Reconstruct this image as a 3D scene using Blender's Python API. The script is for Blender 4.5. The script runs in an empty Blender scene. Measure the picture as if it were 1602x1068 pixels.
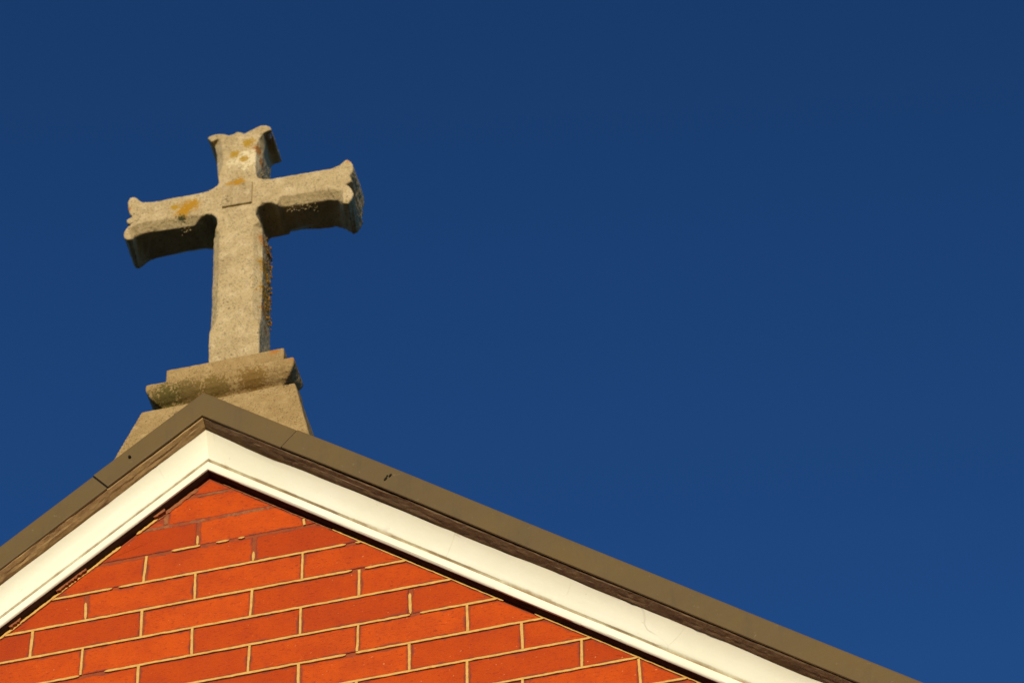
import bpy, bmesh, math, random
from mathutils import Vector, Matrix, noise
R = math.radians
S = bpy.context.scene
COL = S.collection

# ---------------------------------------------------------------- camera
cam_data = bpy.data.cameras.new('camera')
cam = bpy.data.objects.new('camera', cam_data)
COL.objects.link(cam)
cam_data.sensor_width = 36.0
cam_data.lens = 200.2
cam_data.clip_start = 0.1
cam_data.clip_end = 6000
right = Vector((0.970293, 0.241912, -0.0037)).normalized()
fwd = Vector((-0.1534, 0.6271, 0.7637)).normalized()
up = right.cross(fwd).normalized()
right = fwd.cross(up).normalized()
cam.matrix_world = Matrix(((right.x, up.x, -fwd.x, 2.9779),
                           (right.y, up.y, -fwd.y, -7.8487),
                           (right.z, up.z, -fwd.z, -8.9931),
                           (0, 0, 0, 1)))
cam_data.dof.use_dof = True
cam_data.dof.focus_distance = 11.95
cam_data.dof.aperture_fstop = 6.3
S.camera = cam
S.render.resolution_x, S.render.resolution_y = 1024, 682

# ---------------------------------------------------------------- sky and sun
SUN_EL, SUN_AZ = R(9.5), R(-6.0)          # azimuth measured to the left of the wall's normal
world = bpy.data.worlds.new('World')
S.world = world
world.use_nodes = True
nt = world.node_tree
nt.nodes.clear()
sky = nt.nodes.new('ShaderNodeTexSky')
sky.sky_type = 'NISHITA'
sky.sun_disc = False
sky.sun_elevation = SUN_EL
sky.sun_rotation = R(180) + SUN_AZ
sky.altitude = 0
sky.air_density = 1.0
sky.dust_density = 0.1
sky.ozone_density = 5.3
hs = nt.nodes.new('ShaderNodeHueSaturation')
hs.inputs['Saturation'].default_value = 1.07
hs.inputs['Hue'].default_value = 0.509
bg = nt.nodes.new('ShaderNodeBackground')
bg.inputs['Strength'].default_value = 0.12
wo = nt.nodes.new('ShaderNodeOutputWorld')
tc = nt.nodes.new('ShaderNodeTexCoord')
sx = nt.nodes.new('ShaderNodeSeparateXYZ')
mr = nt.nodes.new('ShaderNodeMapRange')
mr.interpolation_type = 'SMOOTHSTEP'
mr.inputs['From Min'].default_value = math.sin(R(36))
mr.inputs['From Max'].default_value = math.sin(R(64))
mr.inputs['To Min'].default_value = 1.25
mr.inputs['To Max'].default_value = 0.62
nt.links.new(tc.outputs['Generated'], sx.inputs[0])
nt.links.new(sx.outputs[2], mr.inputs['Value'])
nt.links.new(mr.outputs[0], hs.inputs['Value'])
nt.links.new(sky.outputs[0], hs.inputs['Color'])
nt.links.new(hs.outputs[0], bg.inputs[0])
nt.links.new(bg.outputs[0], wo.inputs[0])

sd = bpy.data.lights.new('sun', 'SUN')
sd.energy = 4.2
sd.angle = R(0.5)
sd.color = (1.0, 0.86, 0.62)
sun = bpy.data.objects.new('sun', sd)
COL.objects.link(sun)
to_sun = Vector((-math.sin(SUN_AZ) * math.cos(SUN_EL), -math.cos(SUN_AZ) * math.cos(SUN_EL), math.sin(SUN_EL)))
sun.rotation_euler = to_sun.to_track_quat('Z', 'Y').to_euler()
sun.location = (-4, -40, 12)

S.view_settings.view_transform = 'Standard'
S.view_settings.look = 'None'
S.view_settings.exposure = 0.0
S.view_settings.gamma = 1.0

# ---------------------------------------------------------------- helpers
XA, ZA, T = 0.3792, 0.3022, 0.8599        # gable apex (x, z) and slope of both pitches


class MB:
    """collects vertices and faces, builds ONE mesh object"""
    def __init__(self):
        self.v, self.f, self.m, self.a = [], [], [], []

    def vert(self, p, a=0.0, b=0.0):
        self.v.append(tuple(p)); self.a.append((a, b, 0.0, 1.0))
        return len(self.v) - 1

    def face(self, idx, mat=0):
        self.f.append(tuple(idx)); self.m.append(mat)

    def quad_grid(self, rows, mat=0, close=False, matf=None):
        """rows: list of equally long lists of points"""
        ids = [[self.vert(p) for p in r] for r in rows]
        n = len(rows[0])
        for i in range(len(rows) - 1):
            for j in range(n if close else n - 1):
                k = (j + 1) % n
                self.face((ids[i][j], ids[i + 1][j], ids[i + 1][k], ids[i][k]), matf(i, j) if matf else mat)
        return ids

    def box(self, x0, x1, y0, y1, z0, z1, mat=0):
        i = [self.vert(p) for p in ((x0, y0, z0), (x1, y0, z0), (x1, y1, z0), (x0, y1, z0),
                                    (x0, y0, z1), (x1, y0, z1), (x1, y1, z1), (x0, y1, z1))]
        for q in ((0, 3, 2, 1), (4, 5, 6, 7), (0, 1, 5, 4), (1, 2, 6, 5), (2, 3, 7, 6), (3, 0, 4, 7)):
            self.face([i[k] for k in q], mat)

    def build(self, name, mats, parent=None, smooth=False, recalc=False):
        me = bpy.data.meshes.new(name)
        me.from_pydata(self.v, [], self.f)
        for m in (mats if isinstance(mats, (list, tuple)) else [mats]):
            me.materials.append(m)
        me.polygons.foreach_set('material_index', self.m)
        at = me.attributes.new('tone', 'FLOAT_COLOR', 'POINT')
        at.data.foreach_set('color', [c for a in self.a for c in a])
        if recalc:
            bm = bmesh.new(); bm.from_mesh(me)
            bmesh.ops.recalc_face_normals(bm, faces=bm.faces)
            bm.to_mesh(me); bm.free()
        if smooth:
            me.polygons.foreach_set('use_smooth', [True] * len(me.polygons))
        me.update()
        o = bpy.data.objects.new(name, me)
        COL.objects.link(o)
        if parent:
            o.parent = parent
        return o


def empty(name, loc=(0, 0, 0), label=None, cat=None):
    o = bpy.data.objects.new(name, None)
    o.empty_display_size = 0.2
    o.location = loc
    COL.objects.link(o)
    if label: o['label'] = label
    if cat: o['category'] = cat
    return o


def child(o, parent):
    """parent while keeping mesh data in world coordinates"""
    o.parent = parent
    o.matrix_parent_inverse = Matrix.Translation(parent.location).inverted()
    return o


def nz(x, y=0.0, z=0.0, s=1.0):
    return noise.noise(Vector((x * s, y * s, z * s)))


# ---------------------------------------------------------------- materials
class NT:
    def __init__(self, name):
        self.mat = bpy.data.materials.new(name)
        self.mat.use_nodes = True
        self.t = self.mat.node_tree
        self.b = self.t.nodes['Principled BSDF']
        self.coord = self.n('ShaderNodeTexCoord').outputs['Object']

    def n(self, kind, **kw):
        nd = self.t.nodes.new(kind)
        for k, v in kw.items():
            setattr(nd, k, v)
        return nd

    def put(self, sock, v):
        if hasattr(v, 'is_linked') or hasattr(v, 'links'):
            self.t.links.new(v, sock)
        else:
            sock.default_value = v

    def noise(self, scale, detail=4.0, rough=0.55, vec=None, dist=0.0, stretch=None):
        v = vec or self.coord
        if stretch:
            mp = self.n('ShaderNodeMapping')
            mp.inputs['Scale'].default_value = stretch
            self.t.links.new(v, mp.inputs[0]); v = mp.outputs[0]
        nd = self.n('ShaderNodeTexNoise')
        self.t.links.new(v, nd.inputs['Vector'])
        nd.inputs['Scale'].default_value = scale
        nd.inputs['Detail'].default_value = detail
        nd.inputs['Roughness'].default_value = rough
        nd.inputs['Distortion'].default_value = dist
        return nd.outputs['Fac']

    def ramp(self, fac, a, b, lo=0.0, hi=1.0):
        nd = self.n('ShaderNodeMapRange', clamp=True)
        self.t.links.new(fac, nd.inputs['Value'])
        nd.inputs['From Min'].default_value = a
        nd.inputs['From Max'].default_value = b
        nd.inputs['To Min'].default_value = lo
        nd.inputs['To Max'].default_value = hi
        return nd.outputs[0]

    def math(self, op, a, b=0.0):
        nd = self.n('ShaderNodeMath', operation=op)
        self.put(nd.inputs[0], a); self.put(nd.inputs[1], b)
        return nd.outputs[0]

    def mix(self, fac, a, b, blend='MIX'):
        nd = self.n('ShaderNodeMix', data_type='RGBA', blend_type=blend)
        self.put(nd.inputs['Factor'], fac)
        self.put(nd.inputs[6], (*a, 1) if isinstance(a, tuple) else a)
        self.put(nd.inputs[7], (*b, 1) if isinstance(b, tuple) else b)
        return nd.outputs[2]

    def attr(self, name='tone'):
        nd = self.n('ShaderNodeAttribute', attribute_name=name)
        sp = self.n('ShaderNodeSeparateColor')
        self.t.links.new(nd.outputs['Color'], sp.inputs[0])
        return sp.outputs[0], sp.outputs[1]

    def xyz(self):
        sp = self.n('ShaderNodeSeparateXYZ')
        self.t.links.new(self.coord, sp.inputs[0])
        return sp.outputs

    def blob(self, c, r, wob=0.5, ns=60.0):
        """1 inside an irregular, broken patch about c, 0 outside"""
        nd = self.n('ShaderNodeVectorMath', operation='DISTANCE')
        self.t.links.new(self.coord, nd.inputs[0])
        nd.inputs[1].default_value = c
        d = self.math('DIVIDE', nd.outputs['Value'], r)
        w = self.math('MULTIPLY', self.math('SUBTRACT', self.noise(ns * 2.0, 6, 0.78), 0.5), wob * 6)
        f = self.math('MULTIPLY', self.math('SUBTRACT', self.noise(ns * 4, 3, 0.7), 0.5), 1.6)
        return self.ramp(self.math('ADD', self.math('ADD', d, w), f), 0.80, 1.0, 0.95, 0.0)

    def bump(self, h, strength=0.4, dist=0.002):
        nd = self.n('ShaderNodeBump')
        nd.inputs['Strength'].default_value = strength
        nd.inputs['Distance'].default_value = dist
        self.t.links.new(h, nd.inputs['Height'])
        self.t.links.new(nd.outputs[0], self.b.inputs['Normal'])

    def done(self, col, rough=0.85, spec=0.3, metal=0.0):
        self.put(self.b.inputs['Base Color'], (*col, 1) if isinstance(col, tuple) else col)
        self.put(self.b.inputs['Roughness'], rough)
        self.b.inputs['Specular IOR Level'].default_value = spec
        self.b.inputs['Metallic'].default_value = metal
        return self.mat


def mat_stone(name, base, dark, light, blobs=(), grain=1.0):
    m = NT(name)
    c = m.mix(m.ramp(m.noise(9, 5, 0.6), 0.35, 0.68), dark, base)
    c = m.mix(m.ramp(m.noise(38, 4, 0.6), 0.48, 0.72), c, light)
    # sand grain and pores
    g = m.noise(330, 3, 0.75)
    patchy = m.ramp(m.noise(22, 4, 0.6), 0.35, 0.65, 0.35, 1.0)
    c = m.mix(m.math('MULTIPLY', m.ramp(g, 0.53, 0.66, 0, 0.95 * grain), patchy), c, tuple(x * 0.28 for x in dark))
    c = m.mix(m.ramp(g, 0.40, 0.30, 0, 0.5 * grain), c, tuple(min(1, x * 1.35) for x in light))
    p = m.noise(150, 3, 0.7)
    c = m.mix(m.math('MULTIPLY', m.ramp(p, 0.57, 0.66, 0, 0.95 * grain), patchy), c, tuple(x * 0.3 for x in dark))
    for pos, r, colr, ns in blobs:
        c = m.mix(m.blob(pos, r * .88, 0.55, ns), c, colr)
    h = m.math('ADD', m.math('MULTIPLY', g, 0.6), m.noise(90, 5, 0.6))
    m.bump(h, 0.55, 0.004)
    return m.done(c, 0.93, 0.15)


YF = 0.095                                 # front plane of the cross
OCHRE, YELLOW, RUST = (0.38, 0.19, 0.010), (0.36, 0.21, 0.015), (0.36, 0.15, 0.03)
GREEN, BLACK, PALE = (0.03, 0.04, 0.012), (0.02, 0.018, 0.012), (0.66, 0.55, 0.33)
blobs = [
    ((0.2620, YF, 1.3990), 0.026, OCHRE, 55), ((0.2450, YF, 1.3810), 0.024, OCHRE, 60), ((0.2230, YF, 1.4020), 0.013, YELLOW, 60),
    ((0.2400, YF + .006, 1.3620), 0.012, GREEN, 70),
    ((0.3900, YF, 1.5350), 0.040, PALE, 35),
    ((0.3640, YF, 1.5590), 0.014, YELLOW, 70), ((0.3950, YF, 1.5930), 0.018, YELLOW, 70), ((0.3870, YF, 1.5350), 0.013, YELLOW, 70),
    ((0.4200, YF + .01, 1.5700), 0.017, RUST, 60), ((0.4300, YF + .03, 1.5400), 0.020, RUST, 50),
    ((0.3780, YF, 1.4500), 0.020, OCHRE, 50), ((0.3560, YF, 1.4480), 0.012, OCHRE, 70),
    ((0.6420, YF, 1.4450), 0.008, (0.44, 0.24, 0.10), 60), ((0.1090, YF, 1.4300), 0.008, RUST, 60),
    ((0.4400, YF + .03, 1.2400), 0.026, RUST, 45), ((0.4420, YF + .04, 1.1500), 0.034, OCHRE, 40), ((0.4420, YF + .045, 1.0600), 0.038, OCHRE, 40),
    ((0.4440, YF + .035, 1.0000), 0.020, RUST, 50), ((0.4420, YF + .05, 0.9500), 0.014, RUST, 50),
]
M_CROSS = mat_stone('cross_stone', (0.50, 0.385, 0.20), (0.40, 0.30, 0.15), (0.56, 0.44, 0.25), blobs)
M_PLAQUE = mat_stone('plaque_stone', (0.465, 0.355, 0.18), (0.37, 0.275, 0.137), (0.52, 0.41, 0.23), [b for b in blobs if .34 < b[0][0] < .41 and 1.36 < b[0][2] < 1.46])
M_SAND = mat_stone('pedestal_stone', (0.38, 0.258, 0.108), (0.31, 0.205, 0.082), (0.42, 0.295, 0.13),
                   [((0.30, 0.045, 0.660), 0.045, (0.15, 0.10, 0.03), 50), ((0.36, 0.045, 0.658), 0.045, (0.17, 0.11, 0.03), 50), ((0.25, 0.045, 0.660), 0.04, (0.10, 0.08, 0.02), 50),
                    ((0.45, 0.045, 0.662), 0.04, (0.20, 0.115, 0.03), 50), ((0.55, 0.04, 0.70), 0.018, RUST, 60), ((0.49, 0.07, 0.778), 0.014, RUST, 70)])


def mat_brick():
    m = NT('brick')
    rnd, edge = m.attr()
    c = m.mix(rnd, (0.42, 0.048, 0.003), (0.57, 0.079, 0.004))
    c = m.mix(m.ramp(m.noise(14, 4, 0.6), 0.42, 0.75, 0, 0.6), c, (0.36, 0.036, 0.005))
    c = m.mix(m.ramp(m.noise(170, 3, 0.7, stretch=(0.5, 1, 1.6)), 0.55, 0.68, 0, 0.65), c, (0.24, 0.026, 0.008))
    c = m.mix(m.ramp(m.noise(120, 2, 0.6), 0.70, 0.76, 0, 0.8), c, (0.75, 0.30, 0.12))
    c = m.mix(m.ramp(m.noise(75, 4, 0.7), 0.60, 0.70, 0, 0.6), c, (0.22, 0.03, 0.012))
    c = m.mix(m.ramp(m.noise(5, 4, 0.6), 0.50, 0.75, 0, 0.3), c, (0.27, 0.032, 0.010))
    e = m.math('ADD', edge, m.math('MULTIPLY', m.math('SUBTRACT', m.noise(26, 5, 0.65), 0.5), 2.2))
    c = m.mix(m.ramp(e, 0.65, 1.15, 0, 0.75), c, (0.16, 0.042, 0.030))
    m.bump(m.math('ADD', m.noise(110, 5, 0.65), m.math('MULTIPLY', m.noise(420, 2, 0.6), 0.4)), 0.6, 0.004)
    return m.done(c, 0.9, 0.2)


def mat_simple(name, a, b, scale, rough, spec=0.3, bs=0.3, bd=0.002, lo=0.4, hi=0.65, stretch=None, metal=0.0):
    m = NT(name)
    n1 = m.noise(scale, 5, 0.6, stretch=stretch)
    c = m.mix(m.ramp(n1, lo, hi), a, b)
    m.bump(m.noise(scale * 3, 5, 0.65, stretch=stretch), bs, bd)
    return m.done(c, rough, spec, metal)


M_BRICK = mat_brick()
M_BACK = mat_simple('stained_mortar', (0.34, 0.072, 0.022), (0.24, 0.062, 0.028), 60, 0.95, 0.1, 0.8, 0.004)
M_TUCK = mat_simple('cream_mortar', (0.66, 0.39, 0.115), (0.56, 0.31, 0.085), 80, 0.95, 0.1, 0.5, 0.002)
M_ROUGH = mat_simple('rough_mortar', (0.36, 0.13, 0.05), (0.24, 0.08, 0.04), 90, 0.95, 0.1, 0.8, 0.004)


def mat_paint():
    m = NT('cream_paint')
    c = m.mix(m.ramp(m.noise(5, 4, 0.6), 0.35, 0.7), (0.82, 0.795, 0.63), (0.86, 0.835, 0.69))
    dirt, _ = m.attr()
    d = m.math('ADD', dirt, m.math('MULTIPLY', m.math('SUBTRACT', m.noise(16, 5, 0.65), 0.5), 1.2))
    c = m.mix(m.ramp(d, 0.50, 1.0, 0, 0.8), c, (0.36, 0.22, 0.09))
    c = m.mix(m.ramp(m.noise(55, 3, 0.6), 0.70, 0.76, 0, 0.35), c, (0.50, 0.38, 0.22))
    vo = m.n('ShaderNodeTexVoronoi', feature='DISTANCE_TO_EDGE')
    vo.inputs['Scale'].default_value = 4.2
    wv = m.n('ShaderNodeVectorMath', operation='ADD')
    sc = m.n('ShaderNodeVectorMath', operation='SCALE')
    nn = m.n('ShaderNodeTexNoise'); nn.inputs['Scale'].default_value = 14
    m.t.links.new(m.coord, nn.inputs['Vector'])
    m.t.links.new(nn.outputs['Color'], sc.inputs[0]); sc.inputs['Scale'].default_value = 0.03
    m.t.links.new(m.coord, wv.inputs[0]); m.t.links.new(sc.outputs[0], wv.inputs[1])
    m.t.links.new(wv.outputs[0], vo.inputs['Vector'])
    crack = m.math('MULTIPLY', m.ramp(vo.outputs['Distance'], 0.003, 0.009, 1.0, 0.0), m.ramp(m.noise(7, 3, 0.5), 0.58, 0.64))
    c = m.mix(m.math('MULTIPLY', crack, 0.24), c, (0.30, 0.22, 0.12))
    m.bump(m.math('ADD', m.noise(30, 4, 0.5), m.math('MULTIPLY', crack, -0.4)), 0.18, 0.004)
    return m.done(c, 0.55, 0.35)


M_PAINT = mat_paint()
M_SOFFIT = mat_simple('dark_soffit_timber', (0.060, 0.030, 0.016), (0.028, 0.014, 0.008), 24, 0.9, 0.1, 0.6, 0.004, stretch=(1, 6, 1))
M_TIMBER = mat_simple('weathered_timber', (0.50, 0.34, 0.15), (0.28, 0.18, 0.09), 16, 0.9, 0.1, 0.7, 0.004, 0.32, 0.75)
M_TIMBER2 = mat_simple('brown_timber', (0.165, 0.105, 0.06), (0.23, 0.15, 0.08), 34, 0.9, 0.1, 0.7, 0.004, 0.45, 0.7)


def mat_cap():
    m = NT('olive_metal')
    c = m.mix(m.ramp(m.noise(4, 4, 0.6), 0.35, 0.7), (0.128, 0.080, 0.021), (0.108, 0.070, 0.023))
    c = m.mix(m.ramp(m.noise(40, 4, 0.7), 0.60, 0.76, 0, 0.4), c, (0.12, 0.085, 0.04))
    c = m.mix(m.ramp(m.noise(300, 2, 0.6), 0.62, 0.72, 0, 0.35), c, (0.11, 0.08, 0.04))
    c = m.mix(m.ramp(m.noise(9, 5, 0.7, stretch=(3.0, 1.0, 0.6)), 0.52, 0.72, 0, 0.5), c, (0.075, 0.055, 0.026))
    c = m.mix(m.ramp(m.noise(65, 4, 0.7), 0.66, 0.70, 0, 0.6), c, (0.20, 0.155, 0.075))
    m.bump(m.math('ADD', m.noise(7, 3, 0.5), m.math('MULTIPLY', m.noise(60, 4, 0.6), 0.06)), 0.4, 0.012)
    return m.done(c, 0.6, 0.3)


M_CAP = mat_cap()
M_DARK = mat_simple('black_gap', (0.012, 0.010, 0.008), (0.02, 0.016, 0.012), 30, 0.9, 0.1)
M_ROOF = mat_simple('roof_sheet', (0.10, 0.085, 0.06), (0.13, 0.11, 0.08), 6, 0.6, 0.3)
M_WALL = mat_simple('plain_brickwork', (0.42, 0.055, 0.014), (0.34, 0.045, 0.016), 10, 0.9, 0.2)
M_GROUND = mat_simple('dry_ground', (0.030, 0.030, 0.014), (0.05, 0.045, 0.025), 0.4, 0.95, 0.1)
M_LICHEN = mat_simple('orange_lichen', (0.38, 0.19, 0.012), (0.16, 0.06, 0.012), 160, 0.95, 0.1, 0.8, 0.003)
M_LICHEN2 = mat_simple('grey_lichen', (0.42, 0.33, 0.18), (0.22, 0.17, 0.08), 120, 0.95, 0.1, 0.8, 0.003)

# ---------------------------------------------------------------- ground
g = MB()
N = 24
xs = [-3000, -600, -120, -40, -15, -6, 0, 6, 15, 40, 120, 600, 3000]
g.quad_grid([[(x, y, -10.6) for x in xs] for y in xs])
ground = g.build('ground', M_GROUND, recalc=True)
ground['kind'] = 'structure'

# ---------------------------------------------------------------- brick church
church = empty('brick_church', (XA, 4.0, -10.6),
               'red brick church gable with cream bargeboards and olive metal flashing under the stone cross', 'church')
HW = 3.0                                   # half width of the gable wall
H = 0.0854943
EAVE = ZA - T * HW
JX = {0: -.001, 1: .1155, 2: .2435, 3: .3585, 4: .486, 5: .596, 6: .7225, 7: .835, 8: .959, 9: 1.076, 10: 1.202, 11: 1.3225}


def joint_x(c):
    return JX.get(c, c * .12 + (.003 if c % 2 == 0 else -.003) + .004 * nz(c * 3.7, 1.3))


def bed_z(k):
    return {-3: .2505, -2: .169}.get(k, -k * H + .0012 * nz(k * 1.91, 7.7))


def clip_poly(poly, nx, nzv, d):
    """keep points with nx*x + nz*z <= d"""
    out = []
    for i in range(len(poly)):
        a, b = poly[i], poly[(i + 1) % len(poly)]
        da, db = nx * a[0] + nzv * a[1] - d, nx * b[0] + nzv * b[1] - d
        if da <= 0: out.append(a)
        if (da < 0 < db) or (db < 0 < da):
            t = da / (da - db)
            out.append((a[0] + t * (b[0] - a[0]), a[1] + t * (b[1] - a[1])))
    return out


def gable_clip(poly, off):
    p = clip_poly(poly, T, 1, ZA + T * XA - off)
    return clip_poly(p, -T, 1, ZA - T * XA - off) if p else p


def area(p):
    return 0.5 * sum(p[i][0] * p[(i + 1) % len(p)][1] - p[(i + 1) % len(p)][0] * p[i][1] for i in range(len(p)))


def resample(p, step):
    out = []
    for i in range(len(p)):
        a, b = p[i], p[(i + 1) % len(p)]
        L = math.hypot(b[0] - a[0], b[1] - a[1])
        n = max(1, int(L / step))
        out += [(a[0] + (b[0] - a[0]) * k / n, a[1] + (b[1] - a[1]) * k / n) for k in range(n)]
    return out


def inset(p, d):
    n = len(p); out = []
    for i in range(n):
        a, b, c = p[i - 1], p[i], p[(i + 1) % n]
        e1 = Vector((b[0] - a[0], b[1] - a[1])); e2 = Vector((c[0] - b[0], c[1] - b[1]))
        n1 = Vector((-e1.y, e1.x)).normalized(); n2 = Vector((-e2.y, e2.x)).normalized()
        m = n1 + n2
        m = m.normalized() / max(0.55, math.sqrt(max(1e-6, (1 + n1.dot(n2)) / 2))) if m.length > 1e-6 else n1
        out.append((b[0] + m.x * d, b[1] + m.y * d))
    return out


rng = random.Random(5)
w = MB()


def brick(poly, fine, seed):
    if len(poly) < 3 or abs(area(poly)) < 1.5e-4:
        return
    if area(poly) < 0: poly = poly[::-1]
    tone = rng.random()
    dy = rng.uniform(-.0012, .0012)
    def push(pt, d):
        """move a point so that it lies at least d inside the convex outline"""
        x, z = pt
        for _ in range(6):
            for q in range(len(poly)):
                a, b = poly[q], poly[(q + 1) % len(poly)]
                ex, ez = b[0] - a[0], b[1] - a[1]; L = math.hypot(ex, ez)
                if L < 1e-6: continue
                h = (-ez * (x - a[0]) + ex * (z - a[1])) / L
                if h < d: x += -ez / L * (d - h) * .9; z += ex / L * (d - h) * .9
        return (x, z)

    def rough(pt):
        x, z = pt
        return (x + .0013 * nz(x, z, seed, 55) + .0006 * nz(x, z, seed, 240), z + .0013 * nz(x, z, seed + 9.3, 55) + .0006 * nz(x, z, seed + 4, 240))

    per = sum(math.hypot(poly[q][0] - poly[q - 1][0], poly[q][1] - poly[q - 1][1]) for q in range(len(poly)))
    rin = 2 * area(poly) / per                     # about the inradius
    if fine:
        p = resample(poly, .006)
        spec = [(0, .0055, 1.0), (min(.0006, rin * .1), .0008, 1.0), (min(.0018, rin * .25), 0.0, 1.0)]
        if rin > .012: spec += [(.007, 0.0, .5), (min(.016, rin * .6), 0.0, 0.0)]
    else:
        p = poly
        spec = [(0, .0055, .7), (min(.002, rin * .2), 0.0, .5)]
    ids = []
    for d, y, e in spec:
        lp = [push(q, d) if d else q for q in p]
        if fine: lp = [rough(q) for q in lp]
        ids.append([w.vert((x, y + (dy if y < .005 else 0), z), tone, e) for x, z in lp])
    m = len(ids[0])
    for a, b in zip(ids, ids[1:]):
        for q in range(m):
            r = (q + 1) % m
            w.face((a[q], a[r], b[r], b[q]), 0)
    last = []
    for q in ids[-1]:
        if not last or (Vector(w.v[q]) - Vector(w.v[last[-1]])).length > .0004: last.append(q)
    if len(last) > 2 and (Vector(w.v[last[0]]) - Vector(w.v[last[-1]])).length < .0004: last.pop()
    if len(last) > 2: w.face(last, 0)


KMAX = int((10.6 + .3) / H) + 1
GAP = .0040
for k in range(-4, KMAX):
    zt, zb = (bed_z(k) if k > -4 else ZA + .02), bed_z(k + 1)
    if k == -4:
        js = [.338, .60]
    elif k == -3:
        js = [.12, .2835, .64]
    else:
        c0 = -26 + ((-26 + k + 1) % 2)
        js = [joint_x(c) for c in range(c0, 34, 2)]
    for a, b in zip(js, js[1:]):
        a2, b2 = max(a, XA - HW), min(b, XA + HW)
        if b2 - a2 < .02: continue
        fine = -.6 < a < 1.9 and k < 14
        gp = GAP if k > -3 else .006
        r = [(a2 + gp, zb + GAP), (b2 - gp, zb + GAP), (b2 - gp, zt - GAP), (a2 + gp, zt - GAP)]
        r = gable_clip(r, .0055)
        brick(r, fine, k * 13.7 + a * 5.1)

# wall body behind the bricks, its face is the recessed stained mortar
pent = [(XA - HW, -10.6), (XA + HW, -10.6), (XA + HW, EAVE), (XA, ZA), (XA - HW, EAVE)]
f_ = [w.vert((x, .0016, z)) for x, z in pent]
b_ = [w.vert((x, .24, z)) for x, z in pent]
w.face(f_, 1); w.face(b_[::-1], 1)
for i in range(5):
    j = (i + 1) % 5
    w.face((f_[j], f_[i], b_[i], b_[j]), 1)


def ribbon(path, hw, mat, yf=-.0022, jit=.0007, step=.007, cond=None, seed=0.0, taper=True):
    """a proud mortar ribbon along a 2D path (x, z)"""
    pts = []
    for a, b in zip(path, path[1:]):
        L = math.hypot(b[0] - a[0], b[1] - a[1]); n = max(2, int(L / step))
        pts += [(a[0] + (b[0] - a[0]) * i / n, a[1] + (b[1] - a[1]) * i / n) for i in range(n)]
    pts.append(path[-1])
    runs, cur = [], []
    for i, p in enumerate(pts):
        if cond is None or cond(*p): cur.append(p)
        else:
            if len(cur) > 1: runs.append(cur)
            cur = []
    if len(cur) > 1: runs.append(cur)
    for run in runs:
        rows = []
        for i, p in enumerate(run):
            q = run[min(i + 1, len(run) - 1)]; o = run[max(i - 1, 0)]
            d = Vector((q[0] - o[0], q[1] - o[1])).normalized(); nrm = Vector((-d.y, d.x))
            h1 = hw * (1 + .35 * nz(p[0] + seed, p[1], 2.2, 30)) + jit * nz(p[0], p[1] + seed, 5, 210)
            h2 = hw * (1 + .35 * nz(p[0] + seed, p[1], 8.2, 30)) + jit * nz(p[0], p[1] + seed, 9, 210)
            if taper and i in (0, len(run) - 1): h1 *= .35; h2 *= .35
            y = yf + .0009 * nz(p[0], p[1], seed, 70)
            rows.append([(p[0] + nrm.x * h1, .0045, p[1] + nrm.y * h1), (p[0] + nrm.x * h1 * .9, y, p[1] + nrm.y * h1 * .9),
                         (p[0] - nrm.x * h2 * .9, y, p[1] - nrm.y * h2 * .9), (p[0] - nrm.x * h2, .0045, p[1] - nrm.y * h2)])
        w.quad_grid(rows, mat)


# places where the cream ribbon has come away
BED_GAPS = {-1: [(-9, .300), (.366, .40), (.43, .445), (.465, .65)], 0: [(.697, .712), (.175, .182)], 1: [(.712, .732)], 2: [], 3: [(.837, .852)], 4: []}
THIN = {-1: (.36, .47), 0: (.16, .40)}


def bed_cond(k):
    gaps = BED_GAPS.get(k, [])

    def c(x, z):
        if any(a < x < b for a, b in gaps): return False
        return nz(x, k * 3.1, 4.4, 9) < .60
    return c


for k in range(-1, KMAX - 1):
    z = bed_z(k)
    half = min(HW, (ZA - z) / T) - .004
    near = k < 14
    ribbon([(XA - half, z), (XA + half, z)], .0033 if k > -1 else .0034, 2, step=.007 if near else .4, jit=.0007 if near else 0,
           cond=bed_cond(k) if near else None, seed=k * .7)
for k in range(-2, KMAX - 1):
    zt, zb = bed_z(k), bed_z(k + 1)
    c0 = -26 + ((-26 + k + 1) % 2)
    for c in range(c0, 34, 2):
        x = joint_x(c)
        if abs(x - XA) > HW - .02 or ZA - T * abs(x - XA) < zb + .012: continue
        top = min(zt, ZA - T * abs(x - XA) - .006)
        a, b = zb, top
        if (k, c) == (-2, 3): b = zb + .035
        if (k, c) == (-1, 4): b = zb + .034
        if k == 0 and c == 1: b = zb + .058
        if k == 2 and c == 7: b -= .018
        lean = .0025 * nz(x, zt, 3.3, 11)
        ribbon([(x - lean, a + .003), (x + lean, b - .002)], (.0034 if near else .003) * (1 + .25 * nz(c * 2.1, k * 1.7)), 2, step=.006 if k < 14 else .2,
               jit=.0006, seed=c * .3, taper=(b < top - .003))
# rough old mortar in the top courses
ribbon([(XA - .155, .1690), (.30, .1695), (.40, .1685), (.52, .1680)], .0048, 3, yf=.0012, jit=.003, step=.004, seed=3.3, cond=lambda x, z: not (.30 < x < .335 or .372 < x < .41))
ribbon([(.345, .2490), (.42, .2510)], .0036, 3, yf=.0008, jit=.002, step=.004, seed=1.2, cond=lambda x, z: x > .352)
ribbon([(.2835, .176), (.2835, .212)], .0048, 3, yf=.0008, jit=.002, step=.004, seed=2.2)
ribbon([(.358, .094), (.359, .160)], .0050, 3, yf=.0022, jit=.002, step=.004, seed=6.2)
ribbon([(.485, .02), (.486, .074)], .0058, 3, yf=.0024, jit=.002, step=.004, seed=7.2)
ribbon([(.175, .0855), (.300, .0858)], .0030, 3, yf=.0026, jit=.002, step=.004, seed=8.2, cond=lambda x, z: nz(x, 3, 1, 40) < .1)


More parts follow.
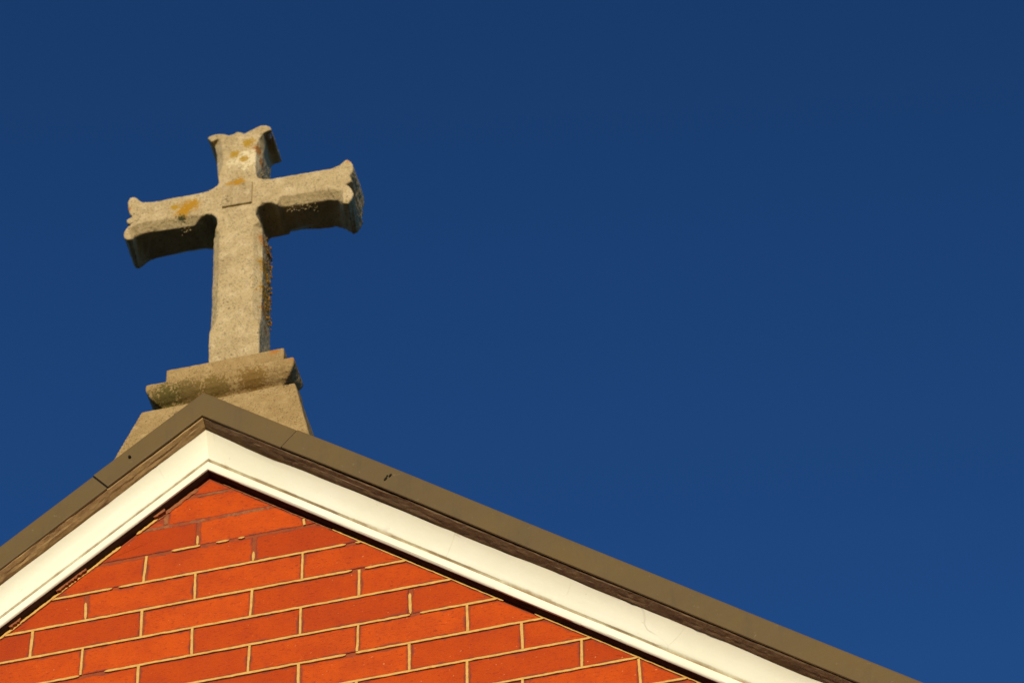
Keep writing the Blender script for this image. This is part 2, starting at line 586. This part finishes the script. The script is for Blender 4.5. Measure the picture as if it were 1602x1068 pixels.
def edge_pt(x, off):
    return (x, ZA - T * abs(x - XA) - off)


# mortar pointing along the sloping edges of the brickwork
ribbon([edge_pt(.66, .004), edge_pt(XA + HW - .1, .004)], .0022, 2, yf=-.0018, step=.008, jit=.0008, seed=4.4, cond=lambda x, z: nz(x, 2.2, 3.1, 8) < .35)
ribbon([edge_pt(XA - HW + .1, .0065), edge_pt(.265, .0065)], .0034, 2, yf=-.0030, step=.005, jit=.0022, seed=5.4, cond=lambda x, z: nz(x, 5.2, 3.1, 12) < .25)
ribbon([edge_pt(XA - 1.6, .0005), edge_pt(.33, .0005)], .0050, 3, yf=-.0100, step=.004, jit=.0050, seed=2.9, cond=lambda x, z: nz(x, 1.2, 6.1, 17) < .12)
ribbon([edge_pt(.262, .006), edge_pt(.352, .006)], .0060, 3, yf=-.001, step=.004, jit=.004, seed=6.4)
ribbon([edge_pt(.300, .020), edge_pt(.336, .021)], .0090, 3, yf=.0015, step=.004, jit=.004, seed=7.9)
ribbon([edge_pt(.41, .004), edge_pt(.66, .004)], .0022, 3, yf=-.0005, step=.005, jit=.002, seed=9.4)
gable = w.build('gable_wall', [M_BRICK, M_BACK, M_TUCK, M_ROUGH])
child(gable, church)
gable['label'] = 'red brick wall with thin cream pointing'

# other walls and the roof, standing behind the gable
for s in (-1, 1):
    b = MB()
    xo, xi = XA + s * (HW - .002), XA + s * (HW - .24)
    b.box(min(xo, xi), max(xo, xi), .242, 9.0, -10.6, EAVE - .02)
    child(b.build('side_wall', M_WALL), church)
b = MB()
pf = [b.vert((x, 9.002, z - .03)) for x, z in pent]; pb = [b.vert((x, 9.24, z - .03)) for x, z in pent]
b.face(pf); b.face(pb[::-1])
for i in range(5): b.face((pf[(i + 1) % 5], pf[i], pb[i], pb[(i + 1) % 5]))
child(b.build('rear_wall', M_WALL, recalc=True), church)
b = MB()
for s in (-1, 1):
    E_ = HW + .30
    rows = []
    for y in (.012, 9.4):
        rows.append([(XA, y, .486), (XA + s * E_, y, .486 - T * E_), (XA + s * E_, y, .405 - T * E_), (XA, y, .405)])
    b.quad_grid(rows, close=True)
    for r in rows: b.face([b.vert(p) for p in r])
child(b.build('roof', M_ROOF, recalc=True), church)


# ---------------------------------------------------------------- mouldings swept up both pitches
def lengths(a, bb, step=.008, near=1.75):
    out, s = [], a
    while s < bb - 1e-6:
        out.append(s); s += step if s < near else .12
    return out + [bb]


def sweep(mb, side, prof, s0, s1, mats, wob=None, skew=0.0, tones=None, step=.008, zref=.42):
    """prof: (y, height of the line above the wall's apex).  wob(i, s) -> (dy, dz)"""
    ids = []
    for s in lengths(s0, s1, step):
        row = []
        for i, (y, za) in enumerate(prof):
            dy, dz = wob(i, s * side) if wob else (0, 0)
            ss = s
            if skew and s0 > 0 and s < s0 + .13: ss = s + skew * (za - zref) * max(0.0, 1 - (s - s0) / .13)
            if skew and s > s1 - .13 and s1 < 1: ss = s + skew * (za - zref) * max(0.0, 1 - (s1 - s) / .13)
            row.append(mb.vert((XA + side * ss, y + dy, za + dz - T * ss), tones[i] if tones else 0.0))
        ids.append(row)
    for a, b2 in zip(ids, ids[1:]):
        for i in range(len(prof) - 1):
            q = (a[i], b2[i], b2[i + 1], a[i + 1])
            mb.face(q if side > 0 else q[::-1], mats[i])
    return ids


BARGE = [(.0035, .3022), (-.0205, .3036), (-.0235, .3050), (-.0255, .3085), (-.0258, .3180), (-.0255, .3265), (-.0235, .3300), (-.0165, .3320), (-.0140, .3350),
         (-.0165, .3385), (-.0225, .3405), (-.0245, .3450), (-.0262, .3520), (-.0300, .3620), (-.0342, .3743), (-.0405, .3872), (-.0463, .3972), (-.0508, .4033), (-.0490, .4046), (.004, .4056)]
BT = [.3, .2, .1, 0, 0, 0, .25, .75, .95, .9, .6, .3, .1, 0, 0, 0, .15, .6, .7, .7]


def barge_wob(i, s):
    if i <= 1: return (0, .0006 * nz(s, 1, i, 30))
    if i in (16, 17, 18):
        k = .0032 * nz(s, 3.0, 1.1, 6) + .0008 * nz(s, 5.0, 2.1, 26) - .0035 * math.exp(-((s - .10) / .05) ** 2) - .003 * math.exp(-((s - .16) / .03) ** 2)
        return (-k * .55, k)
    return (.0008 * nz(s, i * .2, .5, 5), .0008 * nz(s, i * .2, 9.5, 5))


for side in (-1, 1):
    b = MB()
    sweep(b, side, BARGE, 0, HW + .28, [1] + [0] * 18, barge_wob, tones=BT)
    o = child(b.build('bargeboard', [M_PAINT, M_SOFFIT], smooth=True), church)
    o.data.set_sharp_from_angle(angle=R(38))
    STRIP = [(-.0380, .4060), (-.0520, .4062), (-.0575, .4068), (-.0640, .4098), (-.0665, .4104), (-.0752, .4142), (-.0775, .4165), (-.0760, .4200), (-.070, .4260)]
    b = MB()
    sweep(b, side, STRIP, 0, HW + .28, [0] * 8, lambda i, s: (.0022 * nz(s, i * .7, .5, 14) + .0014 * nz(s, i, 3, 60), .0022 * nz(s, i * .7, 7.5, 14) + .0014 * nz(s, i, 8, 60)), step=.006)
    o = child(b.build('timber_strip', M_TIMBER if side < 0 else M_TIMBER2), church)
    o['label'] = 'tan weathered timber strip above the cream board' if side < 0 else 'dark brown weathered timber strip above the cream board'

CAP = [(-.0700, .4300), (-.0745, .4205), (-.0790, .4172), (-.0812, .4168), (-.0828, .4180), (-.0832, .4205), (-.0832, .4450), (-.0832, .4700), (-.0832, .4890), (-.0826, .4930), (-.0806, .4952), (-.0775, .4960), (.060, .4972), (.060, .4935)]


def cap_wob(off, zo):
    def f(i, s):
        if i >= 12: return (0, 0)
        return (off + .0016 * nz(s, 1.0, off * 99, 3.2), zo + .0016 * nz(s, 4.0 + off * 300, 1.0, 2.6))
    return f


SL, SR = .207, .184
m1 = [0] * 13
b = MB()
sweep(b, -1, CAP, 0, SL, m1, cap_wob(0, 0), skew=.46)
sweep(b, 1, CAP, 0, SR, m1, cap_wob(0, 0), skew=.46)
child(b.build('metal_flashing', M_CAP), church)['label'] = 'bent apex length of olive metal flashing'
for side, s0, off, zo in ((-1, SL + .0022, .0012, -.002), (1, SR + .0026, -.0016, .0016)):
    b = MB()
    ids = sweep(b, side, CAP, s0, HW + .34, m1, cap_wob(off, zo), skew=.46)
    # the turned-in end of the sheet
    e = ids[0]
    b.face(e if side < 0 else e[::-1])
    child(b.build('metal_flashing', M_CAP), church)
# dark joint backing where two lengths meet
for side, s0 in ((-1, SL + .001), (1, SR + .0008)):
    b = MB()
    sweep(b, side, [(y + .0022, z - .0012 if z > .45 else z + .001) for y, z in CAP[3:12]], s0 - .012, s0 + .012, [0] * 9, skew=.46)
    child(b.build('joint_strip', M_DARK), church)


def nail(p, r, stretch, mat, tilt=0.0, proud=.002):
    b = MB()
    rows = []
    for rr, y in ((r, .0), (r, -proud * .6), (r * .7, -proud), (.0001, -proud * 1.1)):
        rows.append([(p[0] + rr * math.cos(a) * math.cos(tilt) - stretch * rr * math.sin(a) * math.sin(tilt), p[1] + y,
                      p[2] + rr * math.cos(a) * math.sin(tilt) + stretch * rr * math.sin(a) * math.cos(tilt)) for a in [i * math.tau / 10 for i in range(10)]])
    b.quad_grid(rows, close=True)
    return child(b.build('nail', mat, recalc=True), church)


nail((.8000, -.0848, .0885), .0030, 2.2, M_DARK, -.5, .003)
nail((.8100, -.0848, .0960), .0028, 2.0, M_DARK, -.5, .003)
nail((.8035, -.0848, .0965), .0020, 1.2, M_DARK, -.5, .003)
nail((.2199, -.0825, .3212), .0034, 1.2, M_DARK, .3, .006)


# ---------------------------------------------------------------- worn stone: voxel remesh plus procedural erosion
def clouds(name, size, depth=3):
    t = bpy.data.textures.new(name, 'CLOUDS')
    t.noise_scale = size; t.noise_depth = depth
    return t


T1, T2 = clouds('erosion_broad', .035, 3), clouds('erosion_fine', .007, 2)


def weather(o, voxel, a1, a2, sm=2):
    r = o.modifiers.new('remesh', 'REMESH'); r.mode = 'VOXEL'; r.voxel_size = voxel; r.use_smooth_shade = True
    s = o.modifiers.new('smooth', 'SMOOTH'); s.factor = .5; s.iterations = sm
    for t, a in ((T1, a1), (T2, a2)):
        d = o.modifiers.new('erode', 'DISPLACE'); d.texture = t; d.texture_coords = 'LOCAL'; d.strength = a; d.mid_level = .5
    return o


# ---------------------------------------------------------------- pedestal
YC, DX, DYH = .1525, .1375, .0825          # centre in depth, half sizes of the top slab
ped = empty('stone_pedestal', (XA, YC, .30), 'brown sandstone pedestal with a rolled moulding, set on the gable apex beneath the cross', 'pedestal')


def rect(e, z, bx=DX, by=DYH, sx=0.0):
    return [(XA + sx - bx - e, YC - by - e, z), (XA + sx + bx + e, YC - by - e, z), (XA + sx + bx + e, YC + by + e, z), (XA + sx - bx - e, YC + by + e, z)]


def rings(prof, name, mat, parent, sx=0.0, **kw):
    b = MB()
    ids = b.quad_grid([rect(e, z, sx=sx) for e, z in prof], mat=0, close=True)
    b.face(ids[0][::-1]); b.face(ids[-1])
    return child(b.build(name, mat, recalc=True), parent)


b = MB()
SPL, ZT, PX, PYH = .217, .5975, .1775, .1285


def plinth_ring(fz):
    """one ring of the saddle-shaped plinth; fz 0 = along the roof, 1 = top"""
    front, back = [], []
    for q in range(-12, 13):
        u = q / 12
        zb = (.487 - T * PX * abs(u) - T * SPL * abs(u) * ZT) / (1 - T * SPL * abs(u))
        z = zb + (ZT - zb) * fz
        e = SPL * (ZT - z)
        x = XA - .001 + u * (PX + e)
        front.append((x, YC - PYH - e, z)); back.append((x, YC + PYH + e, z))
    return front + back[::-1]


rr_ = [plinth_ring(q / 6) for q in range(7)]
ids = b.quad_grid(rr_, close=True)
for row, flip in ((ids[0], True), (ids[-1], False)):
    for q in range(24):
        f4 = (row[q], row[q + 1], row[48 - q], row[49 - q])
        b.face(f4[::-1] if flip else f4)
pl = child(b.build('plinth', M_SAND, recalc=True), ped)
weather(pl, .0028, .0022, .0014, 5)
b = MB()
b.box(XA - .004 - DX, XA - .004 + DX, YC - DYH, YC + DYH, .594, .7830)
weather(child(b.build('top_slab', M_SAND), ped), .0028, .0018, .0014, 3)
b = MB()
RB = .080                                   # the roll only returns a hand's breadth round the sides
prof = [(-.006, .600), (-.004, .636), (.004, .650), (.015, .6555), (.025, .664), (.0325, .6765), (.0358, .690), (.0345, .699), (.030, .706), (.022, .7125), (.008, .717), (-.006, .719)]
rows = [[(XA - .004 - DX - e, YC - DYH - e, z), (XA - .004 + DX + e, YC - DYH - e, z), (XA - .004 + DX + e, RB + max(e, 0), z), (XA - .004 - DX - e, RB + max(e, 0), z)] for e, z in prof]
ids = b.quad_grid(rows, close=True)
b.face(ids[0][::-1]); b.face(ids[-1])
weather(child(b.build('moulding', M_SAND, recalc=True), ped), .0028, .0018, .0014, 3)

# ---------------------------------------------------------------- cross
cross = empty('stone_cross', (XA, YC, .783), 'weathered grey stone cross with flared ends and orange lichen, standing on the pedestal', 'cross')
OUTLINE = [(0.2932, 1.6447, 'f'), (0.3024, 1.6504, 'f'), (0.315, 1.6509, 'f'), (0.3309, 1.6464, 'f'), (0.3454, 1.637, 'f'), (0.3564, 1.6372, 'f'), (0.3675, 1.6441, 'f'), (0.3768, 1.6377, 'f'), (0.3864, 1.6328, 'f'), (0.3988, 1.6407, 'f'), (0.4125, 1.6474, 'f'), (0.4252, 1.6501, 'f'), (0.4372, 1.6478, 'f'), (0.448, 1.6376, 'f'), (0.4523, 1.6264, 'f'), (0.4376, 1.6558, 'h'), (0.4319, 1.6355, 'h'), (0.4281, 1.6074, 'h'), (0.4251, 1.5766, 'h'), (0.4236, 1.5479, 'h'), (0.4213, 1.522, 'h'), (0.4175, 1.4697, 'f'), (0.4235, 1.4528, 'f'), (0.4363, 1.4419, 'f'), (0.4566, 1.4376, 'i'), (0.4876, 1.4367, 'i'), (0.5512, 1.4344, 'i'), (0.59, 1.4311, 'i'), (0.6039, 1.4311, 'i'), (0.625, 1.4414, 'f'), (0.6328, 1.4515, 'f'), (0.639, 1.4544, 'f'), (0.6484, 1.4454, 'f'), (0.6533, 1.4331, 'f'), (0.6545, 1.4088, 'f'), (0.6463, 1.3934, 'f'), (0.6521, 1.3726, 'f'), (0.6376, 1.3639, 'f'), (0.6471, 1.3515, 'f'), (0.6527, 1.3393, 'f'), (0.6574, 1.3234, 'f'), (0.654, 1.3067, 'f'), (0.6444, 1.2907, 'f'), (0.6343, 1.295, 'f'), (0.618, 1.3299, 'o'), (0.5968, 1.3381, 'o'), (0.5491, 1.3414, 'o'), (0.5015, 1.3431, 'o'), (0.4836, 1.3476, 'o'), (0.4734, 1.3385, 'f'), (0.4607, 1.3514, 'f'), (0.4488, 1.3555, 'f'), (0.4374, 1.3549, 'f'), (0.4299, 1.3489, 'f'), (0.4232, 1.3403, 'f'), (0.4211, 1.3291, 'f'), (0.4233, 1.313, 'f'), (0.4317, 1.2897, 'f'), (0.4347, 1.2792, 'o'), (0.4379, 1.2267, 'o'), (0.4408, 1.1074, 'o'), (0.4431, 0.9581, 'o'), (0.4433, 0.9146, 'f'), (0.4455, 0.8165, 'f'), (0.4472, 0.7262, 'f'), (0.33, 0.7288, 'f'), (0.3281, 0.8182, 'f'), (0.3252, 0.9197, 'f'), (0.3228, 0.9525, 'o'), (0.3217, 1.0676, 'o'), (0.3191, 1.1969, 'o'), (0.3179, 1.2791, 'o'), (0.3255, 1.286, 'f'), (0.331, 1.3126, 'f'), (0.3295, 1.3284, 'f'), (0.3241, 1.3402, 'f'), (0.317, 1.3488, 'f'), (0.3098, 1.3536, 'f'), (0.2997, 1.3562, 'f'), (0.2903, 1.3533, 'f'), (0.268, 1.343, 'o'), (0.2282, 1.3451, 'o'), (0.1849, 1.3479, 'o'), (0.1627, 1.3508, 'o'), (0.1408, 1.3522, 'o'), (0.1254, 1.3488, 'o'), (0.1213, 1.3191, 'f'), (0.1121, 1.3172, 'f'), (0.1047, 1.3253, 'f'), (0.101, 1.3406, 'f'), (0.104, 1.3551, 'f'), (0.1128, 1.3667, 'f'), (0.1202, 1.3739, 'f'), (0.1098, 1.3795, 'f'), (0.1053, 1.3903, 'f'), (0.1128, 1.3964, 'f'), (0.1212, 1.4003, 'f'), (0.1133, 1.4117, 'f'), (0.1081, 1.43, 'f'), (0.1062, 1.4569, 'f'), (0.1099, 1.4714, 'f'), (0.1163, 1.4745, 'f'), (0.1266, 1.4663, 'f'), (0.1334, 1.4563, 'f'), (0.1417, 1.4478, 'f'), (0.1685, 1.4396, 'i'), (0.2212, 1.4392, 'i'), (0.2638, 1.4376, 'i'), (0.2825, 1.4372, 'i'), (0.3027, 1.4389, 'f'), (0.3172, 1.4453, 'f'), (0.3254, 1.4552, 'f'), (0.3286, 1.4658, 'f'), (0.3265, 1.4809, 'f'), (0.3173, 1.5273, 'o'), (0.3156, 1.5593, 'o'), (0.3126, 1.5992, 'o'), (0.3075, 1.6301, 'o'), (0.3041, 1.6273, 'f')]
PLAQUE = [(0.3396, 1.4427), (0.4119, 1.4383), (0.4122, 1.3601), (0.3403, 1.363)]

TH, CW, CD = .107, .019, .018              # thickness, width and depth of the chamfer
n = len(OUTLINE)
pts2 = [(x, max(z, .778)) for x, z, _ in OUTLINE]
ar = area(pts2)
HORN = [(0.4448, 1.6251), (0.4308, 1.6197), (0.4204, 1.6021), (0.4151, 1.5721), (0.4148, 1.5309), (0.4158, 1.4992)]   # front edge of the wide cove under the top right horn
HI = 15
inner, outer, dep = [], [], []
for i, (x, z, ty) in enumerate(OUTLINE):
    z = max(z, .778)
    a, c = pts2[i - 1], pts2[(i + 1) % n]
    d = Vector((c[0] - a[0], c[1] - a[1])).normalized()
    nrm = Vector((d.y, -d.x)) * (1 if ar > 0 else -1)      # outward
    if ty == 'o':
        outer.append((x, z)); inner.append((x - nrm.x * CW, z - nrm.y * CW)); dep.append(CD)
    elif ty == 'h':
        outer.append((x, z)); inner.append(HORN[i - HI]); dep.append(.028)
    elif ty == 'i':
        inner.append((x, z)); outer.append((x + nrm.x * CW * .5, z + nrm.y * CW * .5)); dep.append(CD)
    else:
        inner.append((x, z)); outer.append((x + nrm.x * .001, z + nrm.y * .001)); dep.append(.003)
cb = MB()
A_ = [cb.vert((x, YF, z)) for x, z in inner]
B_ = [cb.vert((x, YF + d, z)) for (x, z), d in zip(outer, dep)]
def tame(x, z):
    """at the back the arm's underside runs straight into the shaft"""
    return (x, 1.3500) if .424 < x < .535 and 1.325 < z < 1.37 else (x, z)


outb = [tame(x, z) for x, z in outer]; inb = [(x, 1.362 if .424 < x < .535 and 1.325 < z < 1.37 else z) for x, z in inner]
# the lower horns are blunter and fuller towards the back than on the front face
iL = 82
for q, p in enumerate(((.1578, 1.3622), (.1375, 1.3600), (.1269, 1.3530), (.1180, 1.3420), (.1090, 1.3345), (.1000, 1.3380), (.0945, 1.3500), (.0950, 1.3650))):
    outb[iL + q] = inb[iL + q] = p
for q, p in enumerate(((.6450, 1.3200), (.6390, 1.3090), (.6290, 1.3075), (.6160, 1.3230), (.6040, 1.3370), (.5880, 1.3470), (.5491, 1.3500))):
    outb[40 + q] = inb[40 + q] = p
for q, p in enumerate(((.4462, 1.6350), (.4400, 1.6320), (.4300, 1.6300), (.4235, 1.6240), (.4225, 1.6000), (.4222, 1.5500), (.4212, 1.5150))):
    outb[HI - 1 + q] = p
    inb[HI - 1 + q] = (p[0] - .001, p[1])
# the notches between the lobes die out towards the back
for q, (x, z, ty) in enumerate(OUTLINE):
    if .636 < x < .6475 and 1.345 < z < 1.40: outb[q] = inb[q] = (.6500, z)
    if .112 < x < .122 and 1.365 < z < 1.402: outb[q] = inb[q] = (.1065, z)
C_ = [cb.vert((x, YF + TH - d, z)) for (x, z), d in zip(outb, dep)]
D_ = [cb.vert((x, YF + TH, z)) for x, z in inb]
for P, Q in ((A_, B_), (B_, C_), (C_, D_)):
    for i in range(n):
        j = (i + 1) % n
        cb.face((P[i], P[j], Q[j], Q[i]))
cb.face(A_[::-1]); cb.face(D_)
body = child(cb.build('cross_body', M_CROSS, recalc=True), cross)
weather(body, .0024, .0028, .0018, 2)

pb_ = MB()
fr = [pb_.vert((x, YF - .0060, z)) for x, z in PLAQUE]
bk = [pb_.vert((x + (.0006 if i in (1, 2) else -.0006), YF + .006, z + (.0006 if i < 2 else -.0006))) for i, (x, z) in enumerate(PLAQUE)]
pb_.face(fr)
pb_.face(bk[::-1])
for i in range(4): pb_.face((fr[i], bk[i], bk[(i + 1) % 4], fr[(i + 1) % 4]))
plq = child(pb_.build('raised_plaque', M_PLAQUE, recalc=True), cross)
weather(plq, .0015, .0012, .0016, 0)

# lichen standing proud of the stone
tb = bmesh.new(); bmesh.ops.create_icosphere(tb, subdivisions=1, radius=1.0)
ICO_V = [v.co.copy() for v in tb.verts]; ICO_F = [[v.index for v in f.verts] for f in tb.faces]
tb.free()


def crumbs(mb, spots, rnd):
    for (x, y, z), r, ax in spots:
        sc = [rnd.uniform(.7, 1.3) * r for _ in range(3)]; sc[ax] *= .55
        k = rnd.random() * 50
        ids = [mb.vert((x + v.x * sc[0] * (1 + .4 * nz(v.x + k, v.y, v.z, 1.6)), y + v.y * sc[1] * (1 + .4 * nz(v.x, v.y + k, v.z, 1.6)), z + v.z * sc[2] * (1 + .4 * nz(v.x, v.y, v.z + k, 1.6)))) for v in ICO_V]
        for f in ICO_F: mb.face([ids[q] for q in f])


rl = random.Random(11)
lb = MB(); sp = []
for _ in range(300):
    z = rl.uniform(.955, 1.28)
    if nz(z, 2, 0, 14) < -.25 and z < 1.2: continue
    x = .4443 - (z - .92) * .017
    sp.append(((x + rl.uniform(-.0016, .0002), YF + rl.uniform(.042, .095), z), rl.uniform(.0012, .0048) * rl.uniform(.7, 1.1), 0))
crumbs(lb, sp, rl)
child(lb.build('orange_lichen', M_LICHEN, smooth=True), cross)
for cx, cy, cz, sx, k in ((.505, YF + .028, 1.3395, .010, 16), (.528, YF + .024, 1.3385, .010, 18), (.553, YF + .030, 1.3375, .009, 18), (.245, YF + .026, 1.3425, .007, 10)):
    lb = MB()
    crumbs(lb, [((cx + rl.gauss(0, sx), cy + rl.gauss(0, .006), cz + rl.uniform(-.002, .002)), rl.uniform(.0013, .0035), 2) for _ in range(k)], rl)
    child(lb.build('grey_lichen', M_LICHEN2, smooth=True), cross)
lb = MB(); sp = []
for _ in range(160):
    z = rl.uniform(1.49, 1.58)
    sp.append(((.4215 + rl.uniform(-.001, .0005), YF + rl.uniform(.03, .085), z), rl.uniform(.001, .003), 0))
crumbs(lb, sp, rl)
child(lb.build('grey_lichen', M_LICHEN2, smooth=True), cross)
